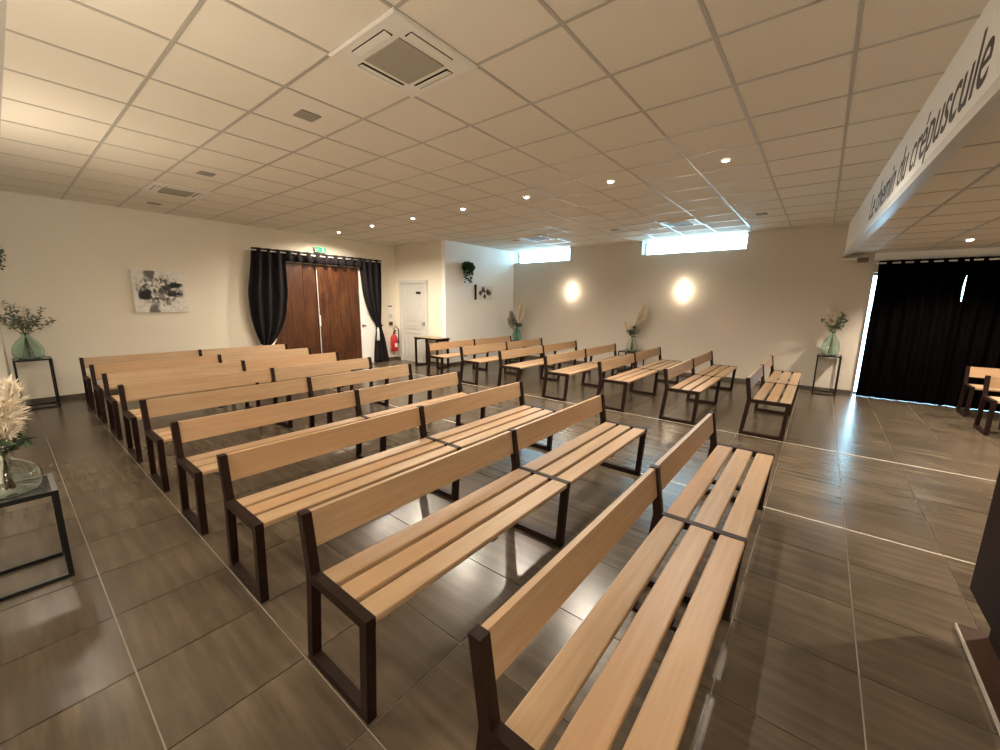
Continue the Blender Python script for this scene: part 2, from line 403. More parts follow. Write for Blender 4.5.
def bay_bar(s0, d0, s1, d1):
    p, q = bay_pt(s0, d0), bay_pt(s1, d1); v = Vector((q[0]-p[0], q[1]-p[1])); nrm = Vector((-v.y, v.x)).normalized()*BW
    c = [(p[0]-nrm.x, p[1]-nrm.y), (q[0]-nrm.x, q[1]-nrm.y), (q[0]+nrm.x, q[1]+nrm.y), (p[0]+nrm.x, p[1]+nrm.y)]
    MB().hexa([(x, y, ZLOW-.001) for x, y in c], [(x, y, ZLOW+.012) for x, y in c]).obj('grid_bar', 'grid_metal', cl2)
for a in range(1, 16): bay_bar(-.12+a*.6, .06, -.12+a*.6, 3.9)
for b in range(1, 7): bay_bar(.02, -.23+b*.6, 9.3, -.23+b*.6)

# lettered beam -----------------------------------------------------
bm_ = MB(); th = .06
xe0, xe1 = -.6, XW
bm_.hexa([(xe0, beam_y(xe0)-th, 2.43), (xe1, beam_y(xe1)-th, 2.43), (xe1, beam_y(xe1), 2.43), (xe0, beam_y(xe0), 2.43)],
         [(xe0, beam_y(xe0)-th, 3.0), (xe1, beam_y(xe1)-th, 3.0), (xe1, beam_y(xe1), 3.0), (xe0, beam_y(xe0), 3.0)])
beam = struct(bm_.obj('trim_1', 'white_paint'), 'white drop beam with dark cursive lettering')
MB().hexa([(xe0, beam_y(xe0)-th-.006, 2.415), (xe1, beam_y(xe1)-th-.006, 2.415), (xe1, beam_y(xe1)+.012, 2.415), (xe0, beam_y(xe0)+.012, 2.415)],
          [(xe0, beam_y(xe0)-th-.006, 2.475), (xe1, beam_y(xe1)-th-.006, 2.475), (xe1, beam_y(xe1)+.012, 2.475), (xe0, beam_y(xe0)+.012, 2.475)]).obj('edge_strip', 'white_trim', beam)
fc = bpy.data.curves.new('lettering', 'FONT'); fc.body = 'Le chemin du cr\u00e9puscule'; fc.size = .36; fc.shear = .22; fc.extrude = .001; fc.offset = .001; fc.space_character = 1.0
to = bpy.data.objects.new('lettering_curve', fc); COL.objects.link(to)
bpy.context.view_layer.update()
tm = bpy.data.meshes.new_from_object(to.evaluated_get(bpy.context.evaluated_depsgraph_get()))
bpy.data.objects.remove(to)
xs = [v.co.x for v in tm.vertices]; mn, mx_ = min(xs), max(xs)
sc = 3.70/(mx_-mn); asc = max(v.co.y for v in tm.vertices); zs = .275/asc
for v in tm.vertices:
    X = 6.58-(v.co.x-mn)*sc; v.co = (X, beam_y(X)+.0012+v.co.z, 2.555+v.co.y*zs)
tm.materials.clear(); tm.materials.append(M['letter_brown'])
link('lettering', tm, beam, 'dark brown slanted lettering reading Le chemin du crépuscule')

# ------------------------------------------------------------------ big wooden doors in the back wall
yd = YB-.055
for nm, xa, xb, lb_ in (('door_1', 3.42, 4.535, 'dark stained wooden door leaf beside the left tied curtain'), ('door_2', 4.565, 5.60, 'dark stained wooden door leaf beside the white panel')):
    d = struct(B(xa, xb, yd+.012, YB, .02, 2.33).obj(nm, 'door_wood'), lb_)
    n_ = 4; w = (xb-xa)/n_
    for k in range(n_): MB().box(xa+k*w+.002, xa+(k+1)*w-.002, yd-.004*(k % 2), yd+.012, .03, 2.325).obj('plank', 'door_wood', d)
    if nm == 'door_2':
        MB().box(4.56, 4.578, yd-.012, yd, .05, 2.3).obj('edge_profile', 'white_trim', d)
        MB().box(4.552, 4.59, yd-.035, yd-.012, .98, 1.22).obj('handle', 'white_plastic', d)
wp = struct(B(5.62, 6.10, YB-.05, YB, 0, 2.36).obj('door_4', 'white_paint'), 'white panel beside the wooden door leaves')
MB().box(5.66, 5.76, YB-.07, YB-.05, .93, .96).box(5.66, 5.68, YB-.055, YB-.05, .90, .99).obj('handle', 'black_steel', wp)
struct(MB().box(3.36, 3.42, YB-.06, YB, 0, 2.39).box(3.36, 5.62, YB-.06, YB, 2.335, 2.39).obj('trim_2', 'wall_paint'))

# white panelled door in closet wall
dx = XA-.03
wd = struct(MB().box(XA-.022, XA, 7.74, 8.66, .005, 2.0).obj('door_5', 'white_trim'), 'white panelled door beside the fire extinguisher')
MB().box(dx-.02, XA, 7.66, 7.74, 0, 2.08).box(dx-.02, XA, 8.66, 8.74, 0, 2.08).box(dx-.02, XA, 7.74, 8.66, 2.0, 2.08).obj('door_frame', 'white_trim', wd)
for (pz0, pz1) in ((1.06, 1.92), (.86, .97), (.10, .78)):
    for (py0, py1) in ((7.86, 8.54),):
        m = MB(); t = .035
        m.box(dx-.006, XA-.02, py0, py1, pz0, pz0+t).box(dx-.006, XA-.02, py0, py1, pz1-t, pz1).box(dx-.006, XA-.02, py0, py0+t, pz0+t, pz1-t).box(dx-.006, XA-.02, py1-t, py1, pz0+t, pz1-t)
        m.box(dx, XA-.02, py0+.09, py1-.09, pz0+.06, pz1-.06) if pz1-pz0 > .2 else None
        m.obj('panel', 'white_trim', wd)
MB().box(dx-.005, XA-.02, 7.90, 8.08, 1.74, 1.80).obj('door_sign', 'black_rubber', wd, label='small dark door sign')
MB().box(dx-.05, dx-.03, 7.76, 7.88, 1.0, 1.02).box(dx-.04, XA-.02, 7.76, 7.80, .97, 1.05).obj('handle', 'chrome', wd)

# ------------------------------------------------------------------ benches
def make_bench(L=2.83):
    t = bpy.data.objects.new('slatted_bench', None); COL.objects.link(t); t.empty_display_size = .1
    hx = L/2
    tw = .02
    fr_x = [-hx, 0, hx]
    fl = MB().hexa([(-tw, 0, .04), (tw, 0, .04), (tw, .042, .04), (-tw, .042, .04)], [(-tw, -.0228, .408), (tw, -.0228, .408), (tw, .0192, .408), (-tw, .0192, .408)]).mesh('leg', 'bench_steel')
    rl = MB().hexa([(-tw, .408, .04), (tw, .408, .04), (tw, .45, .04), (-tw, .45, .04)], [(-tw, .362, .44), (tw, .362, .44), (tw, .406, .44), (-tw, .406, .44)]).mesh('leg', 'bench_steel')
    br = B(-tw, tw, 0, .45, 0, .04).mesh('floor_rail', 'bench_steel')
    sr = B(-tw, tw, -.0255, .3635, .408, .4495).mesh('seat_rail', 'bench_steel')
    bp = MB().hexa([(-tw, .362, .44), (tw, .362, .44), (tw, .406, .44), (-tw, .406, .44)], [(-tw, .402, .70), (tw, .402, .70), (tw, .445, .70), (-tw, .445, .70)]).mesh('back_post', 'bench_steel')
    for x in fr_x:
        sf = link('side_frame', sr, t, None, (x, 0, 0))
        for nm, me in (('leg', fl), ('leg', rl), ('floor_rail', br), ('back_post', bp)): link(nm, me, sf)
    sl = MB().rbox(-hx/2+tw+.001, hx/2-tw-.001, 0, .108, .417, .447, .007).mesh('seat_slat', 'beech')
    bb = MB()
    z0, z1 = .545, .694; s_ = (.402-.362)/.26
    y0a, y1a = .375+s_*(z0-.44), .375+s_*(z1-.44); e = .024
    xa, xb = -hx/2+tw+.001, hx/2-tw-.001
    bb.hexa([(xa, y0a, z0), (xb, y0a, z0), (xb, y0a+e, z0), (xa, y0a+e, z0)], [(xa, y1a, z1), (xb, y1a, z1), (xb, y1a+e, z1), (xa, y1a+e, z1)])
    bbm = bb.mesh('backrest_board', 'beech')
    cb = B(-.02, .02, -.01, .355, .398, .4168).mesh('seat_brace', 'bench_steel')
    for c in (-hx/2, hx/2):
        for k in range(3): link('seat_slat', sl, t, None, (c, -.024+k*.135, 0))
        link('backrest_board', bbm, t, None, (c, 0, 0)); link('seat_brace', cb, t, None, (c, 0, 0))
    return t
proto = make_bench(); used = [False]
def bench(x, y, rz, label, group):
    o = proto if not used[0] else copy_tree(proto); used[0] = True
    o.location = (x, y, 0); o.rotation_euler = (0, 0, rz); return tag(o, label, 'bench', group)
for k in range(9):
    bench(.69+1.405, .178+.955*k, 0, 'slatted wooden bench in the block beside the painting, %s row from the painting wall' % ORD[8-k], 'benches on the painting side')
for k in range(7):
    bench(5.53+1.415, .178+.955*k, 0, 'slatted wooden bench by the sconce wall, %s row from the white closet wall' % ORD[6-k], 'benches on the sconce wall side')
bench(7.47, -1.77-1.415, -PI/2, 'side-turned slatted bench in the low bay, one row in front of the black curtain bench', 'side-turned benches in the low bay')
bench(8.55, -1.80-1.415, -PI/2, 'side-turned slatted bench with its back right against the black curtain', 'side-turned benches in the low bay')

# ------------------------------------------------------------------ pulpit
p = thing('pulpit', 'dark stained wooden pulpit on a stepped plinth with metal edge', 'pulpit', (2.36, -1.05, 0))
def PB(x0, x1, y0, y1, z0, z1, nm, mt): MB().box(x0-2.36, x1-2.36, y0+1.05, y1+1.05, z0, z1).obj(nm, mt, p)
PB(1.95, 2.74, -1.45, -.70, 0, .035, 'plinth', 'plinth_wood')
PB(1.95, 2.745, -.70, -.694, .012, .030, 'edge_strip', 'joint_strip')
PB(2.0, 2.70, -1.40, -.79, .035, .28, 'column', 'pulpit_wood')
PB(1.97, 2.72, -1.43, -.705, .24, 1.02, 'body', 'pulpit_wood')
MB().hexa([(-.43, -.41, 1.02), (.39, -.41, 1.02), (.39, .37, 1.02), (-.43, .37, 1.02)], [(-.43, -.41, 1.06), (.39, -.41, 1.14), (.39, .37, 1.14), (-.43, .37, 1.06)]).obj('top', 'pulpit_wood', p)

# ------------------------------------------------------------------ stands
def stand(x, y, s, h, label, sy=None):
    t = thing('plant_stand', label, 'side table', (x, y, 0), 0, 'black metal plant stands')
    a = s/2; b = (sy or s)/2; r = .011
    for sx_ in (-1, 1):
        for s2 in (-1, 1): B(sx_*(a-r)-r, sx_*(a-r)+r, s2*(b-r)-r, s2*(b-r)+r, 0, h-.024).obj('leg', 'black_steel', t)
    for s2 in (-1, 1):
        B(-a+2*r, a-2*r, s2*(b-r)-r, s2*(b-r)+r, 0, .02).obj('floor_rail', 'black_steel', t)
        B(s2*(a-r)-r, s2*(a-r)+r, -b+2*r, b-2*r, 0, .02).obj('floor_rail', 'black_steel', t)
    m = MB(); m.box(-a, a, -b, -b+2*r, h-.024, h).box(-a, a, b-2*r, b, h-.024, h).box(-a, -a+2*r, -b+2*r, b-2*r, h-.024, h).box(a-2*r, a, -b+2*r, b-2*r, h-.024, h)
    m.obj('top_frame', 'black_steel', t)
    B(-a+2*r, a-2*r, -b+2*r, b-2*r, h-.012, h-.002).obj('table_top', 'smoked_top', t)
    return t
stand(.235, 8.62, .36, .70, 'tall black metal plant stand beside the painting wall corner')
stand(-.085, 3.30, .34, .52, 'low black metal stand carrying the cream pampas vase')
stand(9.21, -.19, .34, .70, 'tall black metal plant stand beside the black curtain')
stand(9.18, 3.38, .46, .48, 'low black metal stand under the pampas vase between the two wall sconces')
stand(9.02, 6.60, .36, .52, 'low black metal stand in the corner of the white closet wall')

# ------------------------------------------------------------------ vases and bouquets
def vase(x, y, z, R, H, label, mat, squat=False):
    pr = [(.30*R, 0), (.72*R, .0), (.90*R, .05*H), (1.0*R, .22*H), (.97*R, .40*H), (.80*R, .58*H), (.52*R, .74*H), (.30*R, .84*H), (.25*R, .92*H), (.31*R, 1.0*H)]
    if squat: pr = [(.30*R, 0), (.74*R, 0), (.93*R, .06*H), (1.0*R, .24*H), (.96*R, .44*H), (.78*R, .60*H), (.46*R, .70*H), (.26*R, .77*H), (.22*R, .90*H), (.30*R, 1.0*H)]
    # smooth the profile
    P = []
    for a, b in zip(pr, pr[1:]): P += [a, ((a[0]*2+b[0])/3, (a[1]*2+b[1])/3), ((a[0]+b[0]*2)/3, (a[1]+b[1]*2)/3)]
    P.append(pr[-1])
    for _ in range(2): P = [P[0]]+[tuple((P[i-1][c]+2*P[i][c]+P[i+1][c])/4 for c in (0, 1)) for i in range(1, len(P)-1)]+[P[-1]]
    w = .004
    inner = [(max(r-w, .003), max(zz, w)) for r, zz in P][::-1]
    prof = [(.001, 0)]+P+inner+[(.001, w)]
    t = MB().lathe(prof, 32).obj('glass_vase', mat, None, True); t.location = (x, y, z)
    return tag(t, label, 'vase')
def plume(mb, base, tip, rad, n, rng, ln=.07, w=.0042):
    base, tip = Vector(base), Vector(tip); ax = tip-base
    for _ in range(n):
        t = rng.random()**.8; c = base+ax*t
        d = Vector((rng.gauss(0, 1), rng.gauss(0, 1), rng.gauss(0, 1))).normalized()
        r = rad*math.sin(PI*min(.97, .10+.86*t))**.7
        d2 = (d*r + ax.normalized()*ln*(.5+rng.random())); m = c+d2*.55+Vector((0, 0, .006)); e = c+d2*1.0-Vector((0, 0, .014))
        sd = d2.cross(Vector((rng.gauss(0, 1), rng.gauss(0, 1), rng.gauss(0, 1)))).normalized()*w
        k = len(mb.v); mb.v += [tuple(c-sd*.5), tuple(c+sd*.5), tuple(m+sd), tuple(m-sd), tuple(e)]
        mb.f += [(k, k+1, k+2, k+3), (k+3, k+2, k+4)]
def leafy(mb, pts, rng, n, ln, wd):
    pts = [Vector(p) for p in pts]; S_ = len(pts)-1
    for i in range(n):
        t = .25+.75*i/n; u = t*S_; k = min(int(u), S_-1); c = pts[k].lerp(pts[k+1], u-k)
        ax = (pts[k+1]-pts[k]).normalized()
        d = (Vector((rng.gauss(0, 1), rng.gauss(0, 1), rng.gauss(0, .6)))+ax*.5).normalized(); L = ln*(.7+.6*rng.random())
        sd = d.cross(Vector((rng.gauss(0, 1), rng.gauss(0, 1), rng.gauss(0, 1)))).normalized()*wd
        m = c+d*L*.5; e = c+d*L; up = sd.cross(d).normalized()*.004
        q = len(mb.v); mb.v += [tuple(c), tuple(m+sd+up), tuple(e), tuple(m-sd+up), tuple(m)]
        mb.f += [(q, q+1, q+4), (q+1, q+2, q+4), (q+2, q+3, q+4), (q+3, q, q+4)]
def curve(b, t, bend=(0, 0, 0), n=6):
    b, t, bend = Vector(b), Vector(t), Vector(bend)
    return [b.lerp(t, i/n)+bend*math.sin(PI*i/n) for i in range(n+1)]
def bouquet(x, y, z, zn, label, plumes, stems, seed, leaf='leaf_green', dusty=()):
    """z vase base, zn neck height above base; plumes: (dx,dy,z0,z1,rad,n); stems: (dx,dy,h,nleaf,len,wd)"""
    rng = random.Random(seed)
    t = thing('dried_bouquet', label, 'bouquet', (x, y, z))
    for k, (dx_, dy_, h0, h1, rad, n) in enumerate(plumes):
        tip = Vector((dx_, dy_, h1)); b0 = Vector((dx_*.45, dy_*.45, h0))
        pm = MB(); plume(pm, b0, tip, rad, n, rng, .07 if n < 580 else .10, .0042 if n < 580 else .007); pm.obj('plume', 'pampas_dusty' if k in dusty else 'pampas', t)
        MB().tube([(-dx_*.15, -dy_*.15, .02), (0, 0, zn), tuple(b0), tuple(b0.lerp(tip, .9))], .0028, 5, .0015).obj('stem', 'stem_brown', t)
    for dx_, dy_, h, nl, ln, wd in stems:
        c = curve((0, 0, zn-.02), (dx_, dy_, h), (dx_*.15, dy_*.15, .02))
        fo = MB(); leafy(fo, c, rng, nl, ln, wd); fo.obj('foliage', leaf, t)
        MB().tube([(-dx_*.2, -dy_*.2, .02)]+[tuple(q) for q in c], .0024, 5, .001).obj('stem', 'stem_brown', t)
    for ch in t.children:
        for v in ch.data.vertices:
            gy = min(v.co.y+y, YB-.012); gx = min(max(v.co.x+x, left_x(gy)+.012), XW-.012); v.co.x = gx-x; v.co.y = gy-y
    return t
R1 = random.Random(5)
def spray(n, r0, r1, h0, h1, nl, ln, wd, seed):
    g = random.Random(seed); out = []
    for i in range(n):
        a = 2*PI*i/n+g.uniform(-.3, .3); r = g.uniform(r0, r1); out.append((r*math.cos(a), r*math.sin(a), g.uniform(h0, h1), nl, ln, wd))
    return out
# near, low stand
vase(-.075, 3.28, .521, .125, .235, 'squat clear green glass vase holding cream pampas, on the low stand', 'pale_glass', True)
bouquet(-.075, 3.28, .521, .22, 'cream feathery pampas with green sprigs in the squat clear vase',
        [(-.09, .02, .26, .56, .085, 520), (-.02, -.04, .26, .60, .09, 560), (.07, .02, .25, .54, .08, 520), (.0, .06, .25, .58, .085, 520), (.045, -.07, .24, .48, .07, 420)],
        spray(9, .05, .12, .24, .34, 16, .055, .010, 3), 11)
# tall stand by the painting wall
vase(.215, 8.62, .701, .155, .36, 'bulbous green glass demijohn on the tall stand near the painting', 'green_glass')
bouquet(.215, 8.62, .701, .34, 'loose grey-green eucalyptus branches in the demijohn near the painting',
        [(.04, -.02, .42, .66, .035, 120)], spray(14, .10, .30, .52, .78, 26, .060, .011, 8), 12, 'leaf_grey')
# by the black curtain
vase(9.21, -.19, .701, .135, .42, 'tall pear-shaped green glass vase beside the black curtain', 'green_glass')
bouquet(9.21, -.19, .701, .40, 'green sprigs with one pale plume in the vase beside the black curtain',
        [(-.03, .07, .44, .80, .09, 800)], spray(11, .08, .24, .50, .76, 20, .055, .014, 21), 13, 'leaf_green')
# between the sconces
vase(9.18, 3.38, .481, .13, .34, 'pale glass vase on the low stand between the two wall sconces', 'pale_glass')
bouquet(9.18, 3.38, .481, .31, 'tall leaning cream pampas and dark leaves in the vase between the sconces',
        [(-.02, -.24, .46, 1.02, .13, 1000), (.0, -.16, .36, .74, .11, 700), (.0, .17, .40, .60, .08, 590)], spray(7, .05, .16, .44, .74, 18, .07, .016, 31), 14, 'leaf_green', (1,))
# corner
vase(9.02, 6.60, .521, .13, .40, 'teal glass vase in the corner by the white closet wall', 'teal_glass')
bouquet(9.02, 6.60, .521, .37, 'dusty foliage and a pale plume in the corner teal vase',
        [(.03, -.14, .46, .96, .12, 800), (-.02, .17, .38, .70, .11, 600), (-.03, .22, .28, .52, .09, 590)], spray(7, .06, .2, .42, .68, 18, .06, .015, 41), 15, 'leaf_green', (1, 2))

# ------------------------------------------------------------------ console table by the closet door
t = thing('console_table', 'dark framed console table with wooden top by the white door', 'table', (6.47, 7.27, 0))
for sy_ in (-1, 1):
    yy = sy_*.38
    for sx_ in (-.17, .17): B(sx_-.02, sx_+.02, yy-.02, yy+.02, .04, .68).obj('leg', 'bench_steel', t)
    B(-.19, .19, yy-.02, yy+.02, 0, .04).obj('floor_rail', 'bench_steel', t); B(-.15, .15, yy-.02, yy+.02, .64, .68).obj('top_rail', 'bench_steel', t)
B(-.20, .20, -.41, .41, .68, .71).obj('table_top', 'table_wood', t)
B(-.206, -.20, -.41, .41, .675, .71).box(-.206, .206, -.416, -.41, .675, .71).obj('edge_band', 'bench_steel', t)

# ------------------------------------------------------------------ curtains
def curtain_mesh(name, rows, nx, folds, amp, plane, mat, thick=.006, phase=0.0):
    """rows: (z, u0, u1, amp factor, depth shift); plane(u, d, z) -> xyz"""
    vs_, fs_ = [], []
    # refine rows
    RR = []
    for a, b in zip(rows, rows[1:]):
        n = max(1, int(abs(a[0]-b[0])/.06))
        for i in range(n):
            q = i/n; RR.append([a[c]+(b[c]-a[c])*q for c in range(5)])
    RR.append(list(rows[-1]))
    for _ in range(3): RR = [RR[0]]+[[RR[i][0]]+[(RR[i-1][c]+2*RR[i][c]+RR[i+1][c])/4 for c in range(1, 5)] for i in range(1, len(RR)-1)]+[RR[-1]]
    for side in (0, 1):
        for z, u0, u1, af, ds in RR:
            for i in range(nx+1):
                u = u0+(u1-u0)*i/nx; w = math.sin(2*PI*folds*i/nx+phase)+.25*math.sin(2*PI*folds*.37*i/nx+1.3+z*.8)
                d = amp*af*w+ds+side*thick
                vs_.append(plane(u, d, z))
    n = len(RR); K = nx+1; N = n*K
    for j in range(n-1):
        for i in range(nx):
            a = j*K+i; fs_.append((a, a+1, a+K+1, a+K)); fs_.append((N+a+K, N+a+K+1, N+a+1, N+a))
    for j in range(n-1):
        for i in (0, nx):
            a = j*K+i; fs_.append((a, a+K, N+a+K, N+a))
    for i in range(nx):
        for j in (0, n-1):
            a = j*K+i; fs_.append((a, a+1, N+a+1, N+a))
    me = bpy.data.meshes.new(name); me.from_pydata(vs_, [], fs_); me.update(); me.materials.append(M[mat])
    for p_ in me.polygons: p_.use_smooth = True
    b = bmesh.new(); b.from_mesh(me); bmesh.ops.recalc_face_normals(b, faces=b.faces); b.to_mesh(me); b.free()
    return me
# back wall, over the wooden doors
YC = YB-.15
pl = lambda u, d, z: (u, YC+d, z)
t = thing('door_curtain', 'black eyelet curtain tied back at both sides of the wooden doors', 'curtain', (4.7, YC, 0))
def kid(nm, me, lab=None):
    o = link(nm, me, t, lab); o.location = (-4.7, -YC, 0); return o
kid('curtain_panel', curtain_mesh('curtain_panel', [(2.56, 3.26, 3.88, .7, 0), (2.3, 3.23, 3.88, 1, 0), (1.7, 3.13, 3.88, 1.15, 0), (1.2, 3.14, 3.80, 1.1, 0), (.9, 3.20, 3.68, 1, 0), (.70, 3.27, 3.52, .7, 0), (.60, 3.30, 3.46, .5, 0), (.45, 3.27, 3.48, .6, 0), (.05, 3.22, 3.58, .8, 0)], 90, 3.5, .050, pl, 'curtain_cloth'))
kid('curtain_panel', curtain_mesh('curtain_panel', [(2.56, 5.60, 6.20, .9, 0), (2.25, 5.60, 6.19, 1, 0), (1.7, 5.66, 6.17, 1.0, 0), (1.25, 5.80, 6.15, .9, 0), (1.0, 5.98, 6.13, .5, 0), (.90, 6.02, 6.13, .45, 0), (.75, 5.97, 6.20, .6, 0), (.4, 5.93, 6.28, .9, 0), (.015, 5.90, 6.34, 1, 0)], 90, 3.5, .048, pl, 'curtain_cloth'))
kid('curtain_header', curtain_mesh('curtain_header', [(2.565, 3.80, 5.66, 1, 0), (2.45, 3.80, 5.66, 1, 0), (2.34, 3.80, 5.66, 1, 0)], 200, 9, .04, pl, 'curtain_cloth'))
kid('tie_back', MB().tube([(3.28, YC-.06, .60), (3.38, YC-.075, .60), (3.48, YC-.05, .64), (3.60, YC+.05, .74), (3.34, YC+.07, .66), (3.26, YC-.02, .62), (3.28, YC-.06, .60)], .018, 8).mesh('tie_back', 'white_rod', True))
kid('tie_back', MB().tube([(6.0, YC-.05, .93), (6.07, YC-.07, .91), (6.15, YC-.04, .94), (6.15, YC+.05, .97), (6.0, YC+.05, .97), (6.0, YC-.05, .93)], .014, 8).mesh('tie_back', 'curtain_cloth', True))
kid('tassel', MB().lathe([(.004, .34), (.012, .33), (.03, .28), (.036, .05), (.034, 0), (.004, 0)], 12, (5.985, YC-.075, .57)).mesh('tassel', 'white_rod', True))
rod = MB().tube([(3.16, YC, 2.51), (6.26, YC, 2.51)], .013, 10)
r_ = tag(rod.obj('curtain_rod', 'white_rod', None, True), 'white metal curtain rod over the wooden doors', 'curtain rod')
for x in (3.16, 6.26): MB().lathe([(.004, -.02), (.02, -.012), (.024, 0), (.02, .012), (.004, .02)], 12, (x, YC, 2.51)).obj('finial', 'white_rod', r_, True)
for x in (3.20, 6.22): MB().box(x-.01, x+.01, YC, YB, 2.50, 2.52).obj('bracket', 'white_rod', r_)
# black curtain in the low bay
XCU = XW-.085
pr_ = lambda u, d, z: (XCU+d, u, z)
t2 = thing('blackout_curtain', 'floor-length black eyelet curtain over the glazed door in the low bay', 'curtain', (XCU, -2.0, 0))
def kid2(me):
    o = link('curtain_panel', me, t2); o.location = (-XCU, 2.0, 0)
kid2(curtain_mesh('curtain_panel', [(2.315, -1.675, -.64, 1, 0), (2.12, -1.67, -.645, 1, 0), (1.95, -1.643, -.645, 1.0, 0), (1.7, -1.645, -.645, 1.0, 0), (1.5, -1.68, -.64, 1, 0), (.002, -1.70, -.635, .8, 0)], 150, 6.5, .032, pr_, 'curtain_black', .006, .4))
kid2(curtain_mesh('curtain_panel', [(2.315, -3.5, -1.645, 1, 0), (2.12, -3.5, -1.648, 1, 0), (1.95, -3.5, -1.653, 1, 0), (1.7, -3.5, -1.653, 1, 0), (1.5, -3.5, -1.640, 1, 0), (.003, -3.5, -1.64, .9, 0)], 240, 11.5, .032, pr_, 'curtain_black', .006, 2.0))
r2 = tag(MB().tube([(XCU, -.60, 2.275), (XCU, -3.55, 2.275)], .013, 10).obj('curtain_rod', 'white_rod', None, True), 'pale metal rod carrying the black curtain of the low bay', 'curtain rod')
MB().box(XCU, XW, -.64, -.62, 2.265, 2.285).obj('bracket', 'white_rod', r2)
struct(B(XW-.02, XW, -3.6, -.58, 2.33, ZLOW).obj('trim_3', 'white_paint'))

# ------------------------------------------------------------------ wall pictures
cv = B(-.36, .36, -.0, .035, -.345, .345).obj('abstract_painting', 'abstract_canvas'); cv.location = (1.82, YB-.037, 1.665)
tag(cv, 'unframed abstract canvas in black, grey and cream on the back wall', 'painting')
ap = thing('flower_picture', 'small white canvas of dark flowers with a dark strip down its left side on the white wall', 'picture', (8.12, YA-.004, 1.80))
B(-.33, .33, -.03, 0, -.18, .18).obj('canvas', 'paper', ap); B(-.36, -.33, -.045, 0, -.18, .20).obj('side_strip', 'slot_black', ap)  # canvas, and a dark upright strip along its left side
g = random.Random(4)
for cx_, cz_, rr in ((-.05, .07, .12), (.12, .02, .115), (-.17, -.01, .10), (.0, -.09, .09), (.21, .0, .085), (-.04, .12, .07)):
    m = MB(); n = 9; vsx = [(cx_, -.0335, cz_)]
    for i in range(n*2):
        a = PI*i/n; r = rr*(1 if i % 2 else .55)*g.uniform(.7, 1.1); vsx.append((cx_+r*math.cos(a), -.0325, cz_+r*math.sin(a)))
    m.add(vsx, [(0, 1+(i+1) % (2*n), 1+i) for i in range(2*n)]); m.obj('flower', 'letter_brown' if rr > .08 else 'grey_print', ap)

# hanging ivy on the white wall
iv = thing('wall_planter', 'trailing green ivy in a small pot on the white closet wall', 'plant', (7.40, YA-.10, 2.30))
MB().lathe([(.001, .0), (.04, 0), (.05, .07), (.052, .09), (.045, .09), (.001, .08)], 20).obj('pot', 'white_plastic', iv, True)
MB().box(-.012, .012, .06, .098, .02, .08).obj('bracket', 'black_steel', iv)
g = random.Random(9)
for k in range(30):
    a = g.uniform(0, 2*PI); r = g.uniform(.05, .15); dz = -g.choice((.02, .08, .15, .25, .36)) if k > 4 else .06
    c = [Vector((0, 0, .10)), Vector((math.cos(a)*r*.7, min(.06, math.sin(a)*r*.7), .19)), Vector((math.cos(a)*r, min(.06, math.sin(a)*r), .08)), Vector((math.cos(a)*r*.8+.02, min(.06, math.sin(a)*r*.9), .06+dz))]
    m = MB(); leafy(m, c, g, 16, .075, .030); m.v = [(x, min(y, .095), z) for x, y, z in m.v]; m.obj('foliage', 'leaf_ivy', iv)

# a sprig hanging high on the left wall
hp = thing('wall_planter', 'dark trailing sprig on the bare wall beside the painting corner', 'plant', (left_x(8.2)+.07, 8.2, 2.02))
MB().lathe([(.001, .0), (.04, 0), (.055, .08), (.045, .08), (.001, .07)], 16).obj('pot', 'white_plastic', hp, True)
MB().box(-.066, -.04, -.01, .01, .02, .06).obj('bracket', 'black_steel', hp)
for k in range(7):
    a = g.uniform(-1.2, 1.2); r = g.uniform(.04, .09)
    m = MB(); leafy(m, [Vector((0, 0, .07)), Vector((math.cos(a)*r, math.sin(a)*r, .10)), Vector((math.cos(a)*r*1.1, math.sin(a)*r, -.02-.02*k))], g, 10, .04, .014)
    m.v = [(max(x, -.06), y, z) for x, y, z in m.v]; m.obj('foliage', 'leaf_green', hp)

# ------------------------------------------------------------------ fire extinguisher and wall bits
fe = thing('fire_extinguisher', 'red fire extinguisher hung on the wall beside the white door', 'extinguisher', (6.55, YB-.105, .24))
MB().lathe([(.001, 0), (.075, 0), (.092, .02), (.092, .35), (.075, .40), (.035, .44), (.028, .47), (.001, .47)], 20).obj('cylinder', 'red_paint', fe, True)
MB().box(-.014, .014, -.09, .02, .47, .49).hexa([(-.012, -.02, .49), (.012, -.02, .49), (.012, .02, .49), (-.012, .02, .49)], [(-.012, -.10, .56), (.012, -.10, .56), (.012, -.08, .57), (-.012, -.08, .57)]).obj('valve_handle', 'black_rubber', fe)
MB().tube([(.0, -.01, .48), (.0, -.01, .60), (.05, -.03, .66), (.12, -.04, .58), (.125, -.04, .40), (.112, -.03, .20)], .013, 8).obj('hose', 'black_rubber', fe, True)
MB().box(-.04, .04, -.0945, -.085, .12, .22).obj('paper_label', 'paper', fe)
MB().box(-.03, .03, .088, .105, .28, .34).obj('bracket', 'black_steel', fe)
s1 = B(6.46, 6.60, YB-.006, YB, 1.28, 1.45).obj('notice', 'paper'); tag(s1, 'small printed notice, upper one above the fire extinguisher', 'sign')
MB().box(6.47, 6.59, YB-.008, YB-.006, 1.41, 1.44).obj('heading', 'letter_brown', s1)
s2 = B(6.45, 6.61, YB-.006, YB, 1.08, 1.25).obj('notice', 'paper'); tag(s2, 'small printed notice, lower one just above the alarm box', 'sign')
for zz in (1.11, 1.14, 1.17, 1.20): MB().box(6.47, 6.59, YB-.008, YB-.006, zz, zz+.012).obj('print_line', 'grey_print', s2)
s3 = thing('alarm_box', 'small dark square box on the wall above the fire extinguisher', 'switch', (6.53, YB, .97))
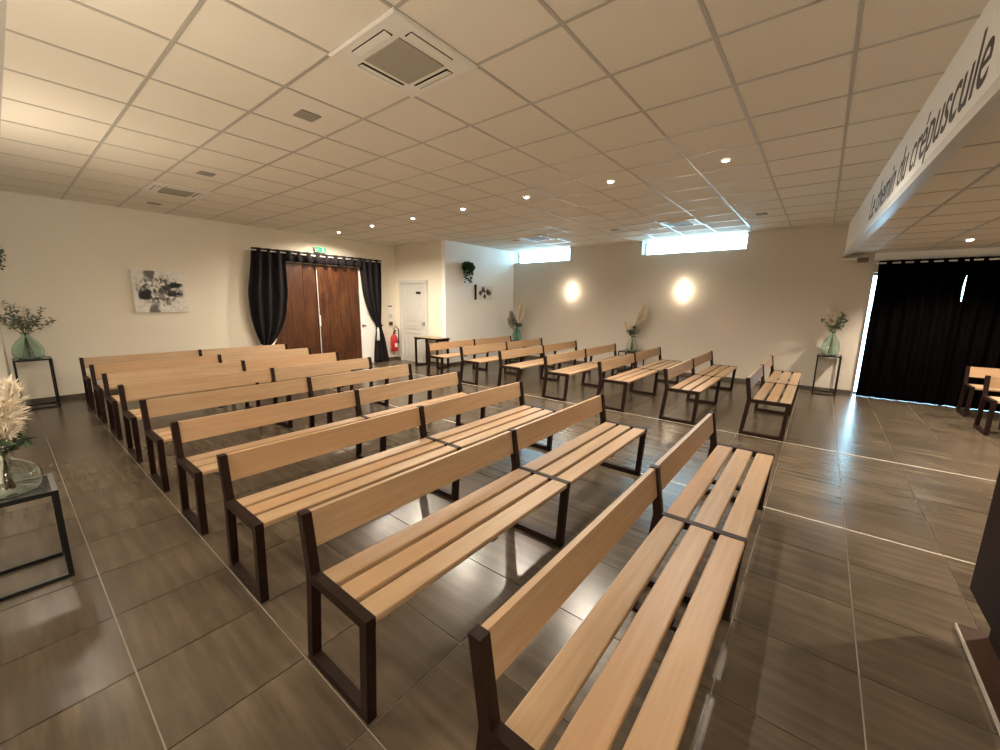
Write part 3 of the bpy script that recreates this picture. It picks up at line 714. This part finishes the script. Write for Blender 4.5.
B(-.05, .05, -.035, 0, -.05, .05).obj('housing', 'device_brown', s3); B(-.028, .028, -.040, -.035, -.028, .028).obj('button', 'black_rubber', s3)

# exit sign
ex = thing('exit_sign', 'green lit running-man exit sign above the wooden doors', 'sign', (4.70, YB-.02, 2.66)); ex.scale = (.68, 1, .68)
B(-.19, .19, -.045, .02, -.085, .085).obj('housing', 'white_plastic', ex)
sface = B(-.18, .18, -.050, -.045, -.075, .075).obj('sign_face', 'exit_green', ex)
m = MB(); y0_, y1_ = -.054, -.050
m.box(-.155, -.055, y0_, y1_, -.005, .005).hexa([(-.16, y0_, 0), (-.12, y0_, -.03), (-.12, y1_, -.03), (-.16, y1_, 0)], [(-.155, y0_, .001), (-.12, y0_, .03), (-.12, y1_, .03), (-.155, y1_, .001)])
m.obj('arrow', 'exit_white', sface)
m = MB(); m.lathe([(.001, 0), (.014, .003), (.018, .014), (.014, .025), (.001, .028)], 10, (.075, (y0_+y1_)/2, .035))
def limb(a, b, w): 
    d = Vector((b[0]-a[0], 0, b[1]-a[1])); n_ = Vector((-d.z, 0, d.x)).normalized()*w
    m.hexa([(a[0]-n_.x, y0_, a[1]-n_.z), (a[0]+n_.x, y0_, a[1]+n_.z), (a[0]+n_.x, y1_, a[1]+n_.z), (a[0]-n_.x, y1_, a[1]-n_.z)], [(b[0]-n_.x, y0_, b[1]-n_.z), (b[0]+n_.x, y0_, b[1]+n_.z), (b[0]+n_.x, y1_, b[1]+n_.z), (b[0]-n_.x, y1_, b[1]-n_.z)])
limb((.07, .035), (.085, -.01), .011); limb((.085, -.01), (.05, -.03), .008); limb((.05, -.03), (.055, -.065), .007); limb((.085, -.01), (.11, -.035), .008); limb((.11, -.035), (.14, -.035), .007); limb((.07, .03), (.035, .01), .006); limb((.075, .03), (.115, .012), .006)
m.obj('running_figure', 'exit_white', sface)

# small device on the wall under the beam
dv = thing('wall_device', 'small brown box on a pale bracket under the beam end', 'device', (XW, -.44, 2.30))
B(-.20, 0, .10, .30, .055, .075).obj('shelf', 'white_plastic', dv)
B(-.16, -.04, -.06, .08, .0, .075).obj('housing', 'device_brown', dv)
B(-.16, 0, -.05, .10, .075, .085).obj('bracket', 'white_plastic', dv)
MB().tube([(-.10, .03, .085), (-.10, .035, .155)], .006, 6).tube([(-.10, -.02, .085), (-.10, -.02, .155)], .006, 6).obj('suspension_rod', 'white_plastic', dv)

# ------------------------------------------------------------------ ceiling fittings
def cassette(i, j, label):
    x, y = tx(i)+.3, ty(j)+.3
    t = thing('air_conditioner', label, 'air conditioner', (x, y, ZC), 0, 'ceiling cassettes')
    s = .312; a = .300; z = -.014
    m = MB(); m.hexa([(-a, -a, z), (a, -a, z), (a, a, z), (-a, a, z)], [(-s, -s, -.006), (s, -s, -.006), (s, s, -.006), (-s, s, -.006)])
    m.box(-s, s, -s, s, -.006, -.0015); m.obj('panel', 'white_plastic', t)
    m = MB(); m.box(-.165, .165, -.165, .165, z-.006, z-.0005); m.obj('intake_grille', 'grey_grille', t)
    for q in range(4):
        R_ = Matrix.Rotation(q*PI/2, 3, 'Z')
        def rb(x0, x1, y0, y1, z0, z1, nm, mt):
            m = MB().box(x0, x1, y0, y1, z0, z1); m.v = [tuple(R_ @ Vector(v)) for v in m.v]; return m.obj(nm, mt, t)
        slot = rb(-.155, .155, .197, .255, z-.001, z-.0002, 'air_slot', 'slot_black')
        m = MB().hexa([(-.15, .206, z-.010), (.15, .206, z-.010), (.15, .248, z-.003), (-.15, .248, z-.003)], [(-.15, .206, z-.006), (.15, .206, z-.006), (.15, .248, z-.0012), (-.15, .248, z-.0012)])
        m.v = [tuple(R_ @ Vector(v)) for v in m.v]; m.obj('air_flap', 'white_plastic', slot)
    return t
for (i, j), lab in zip(AC, ('white four-way ceiling cassette over the front benches on the painting side', 'white four-way ceiling cassette close to the painting wall', 'white four-way ceiling cassette just in front of the wide slot window', 'white four-way ceiling cassette near the corner slot window')):
    cassette(i, j, lab)
for n_, ((i, j), lab) in enumerate(zip(VENT, ('square grey ceiling vent next to the front cassette', 'square grey ceiling vent just before the cassette near the painting wall', 'square grey ceiling vent between that rear cassette and the painting wall', 'square grey ceiling vent beside the wide slot window, nearer the lettered beam', 'square grey ceiling vent above the wall between the two slot windows', 'square grey ceiling vent beside the corner cassette'))):
    t = thing('ceiling_vent', lab, 'vent', (tx(i)+.3, ty(j)+.3, ZC), 0, 'square ceiling vents')
    B(-.075, .075, -.075, .075, -.006, .002).obj('frame', 'vent_grey', t)
    for k in range(5): B(-.062, .062, -.062+k*.0265, -.062+k*.0265+.016, -.009, -.006).obj('slat', 'grey_grille', t)
def spot(x, y, z, label, power, grp, aim=(0, 0), size=2.92):
    t = thing('ceiling_spotlight', label, 'ceiling light', (x, y, z), 0, grp)
    MB().lathe([(.030, -.002), (.046, -.002), (.046, -.008), (.040, -.012), (.030, -.010), (.030, -.002)], 20, cap=False).obj('ring', 'white_plastic', t, True)
    MB().lathe([(.001, -.004), (.0295, -.004), (.0295, -.009), (.02, -.013), (.001, -.014)], 16).obj('lens', 'spot_glow', t, True)
    l = bpy.data.lights.new('spot_beam', 'SPOT'); l.energy = power; l.color = WARM; l.spot_size = size; l.spot_blend = .62; l.shadow_soft_size = .035
    o = bpy.data.objects.new('spot_beam', l); COL.objects.link(o); o.parent = t; o.location = (0, 0, -.03)
    return t
for n_, (i, j) in enumerate(SPOTC):
    spot(tx(i)+.3, ty(j)+.3, ZC-.001+.002, 'small recessed spotlight over the aisle, %s from the wooden-door wall' % ORD[6-n_], SPOT_W, 'spotlights over the aisle')
for (x, y), lab in zip(LOWSPOT, ('small recessed spotlight in the low bay ceiling before the black curtain', 'small recessed spotlight in the low bay ceiling over the pulpit', 'small recessed spotlight deep in the low bay ceiling')):
    spot(x, y, ZLOW, lab, LOW_W, 'spotlights in the low bay', size=2.15)

# ------------------------------------------------------------------ wall sconces
def sconce(x, y, z, sgn, label, power):
    t = thing('wall_sconce', label, 'wall lamp', (x, y, z), 0, 'up-and-down wall sconces')
    MB().box(*sorted((0, -sgn*.015)), -.05, .05, -.10, .10).obj('back_plate', 'white_plastic', t)
    c = (-sgn*.075, 0, -.13)
    MB().lathe([(.001, .06), (.045, .06), (.050, .07), (.050, .19), (.045, .20), (.001, .20)], 20, c).obj('lamp_shade', 'lamp_glow', t, True)
    MB().lathe([(.0505, .04), (.055, .04), (.055, .065), (.0505, .065)], 20, c).lathe([(.0505, .195), (.055, .195), (.055, .22), (.0505, .22)], 20, c).obj('collar', 'white_plastic', t, True)
    MB().box(*sorted((-sgn*.015, -sgn*.026)), -.02, .02, -.02, .02).obj('arm', 'white_plastic', t)
    for dz in (-.15, .15):
        l = bpy.data.lights.new('sconce_bulb', 'POINT'); l.energy = power; l.color = WARM; l.shadow_soft_size = .05
        o = bpy.data.objects.new('sconce_bulb', l); COL.objects.link(o); o.parent = t; o.location = (-sgn*.13, 0, dz)
    return t
sconce(XW, 2.42, 1.85, 1, 'glowing wall sconce under the wide slot window', SCONCE_W*.13)
sconce(XW, 5.15, 1.86, 1, 'glowing wall sconce beside the corner slot window', SCONCE_W*.13)
sconce(left_x(5.15), 5.15, 1.85, -1, 'glowing wall sconce on the wall beside the painting-side benches', SCONCE_W)
sconce(left_x(2.42), 2.42, 1.85, -1, 'glowing wall sconce above the low pampas stand', SCONCE_W)
sconce(left_x(-.3), -.3, 1.85, -1, 'glowing wall sconce at the end of the lettered beam', SCONCE_W)
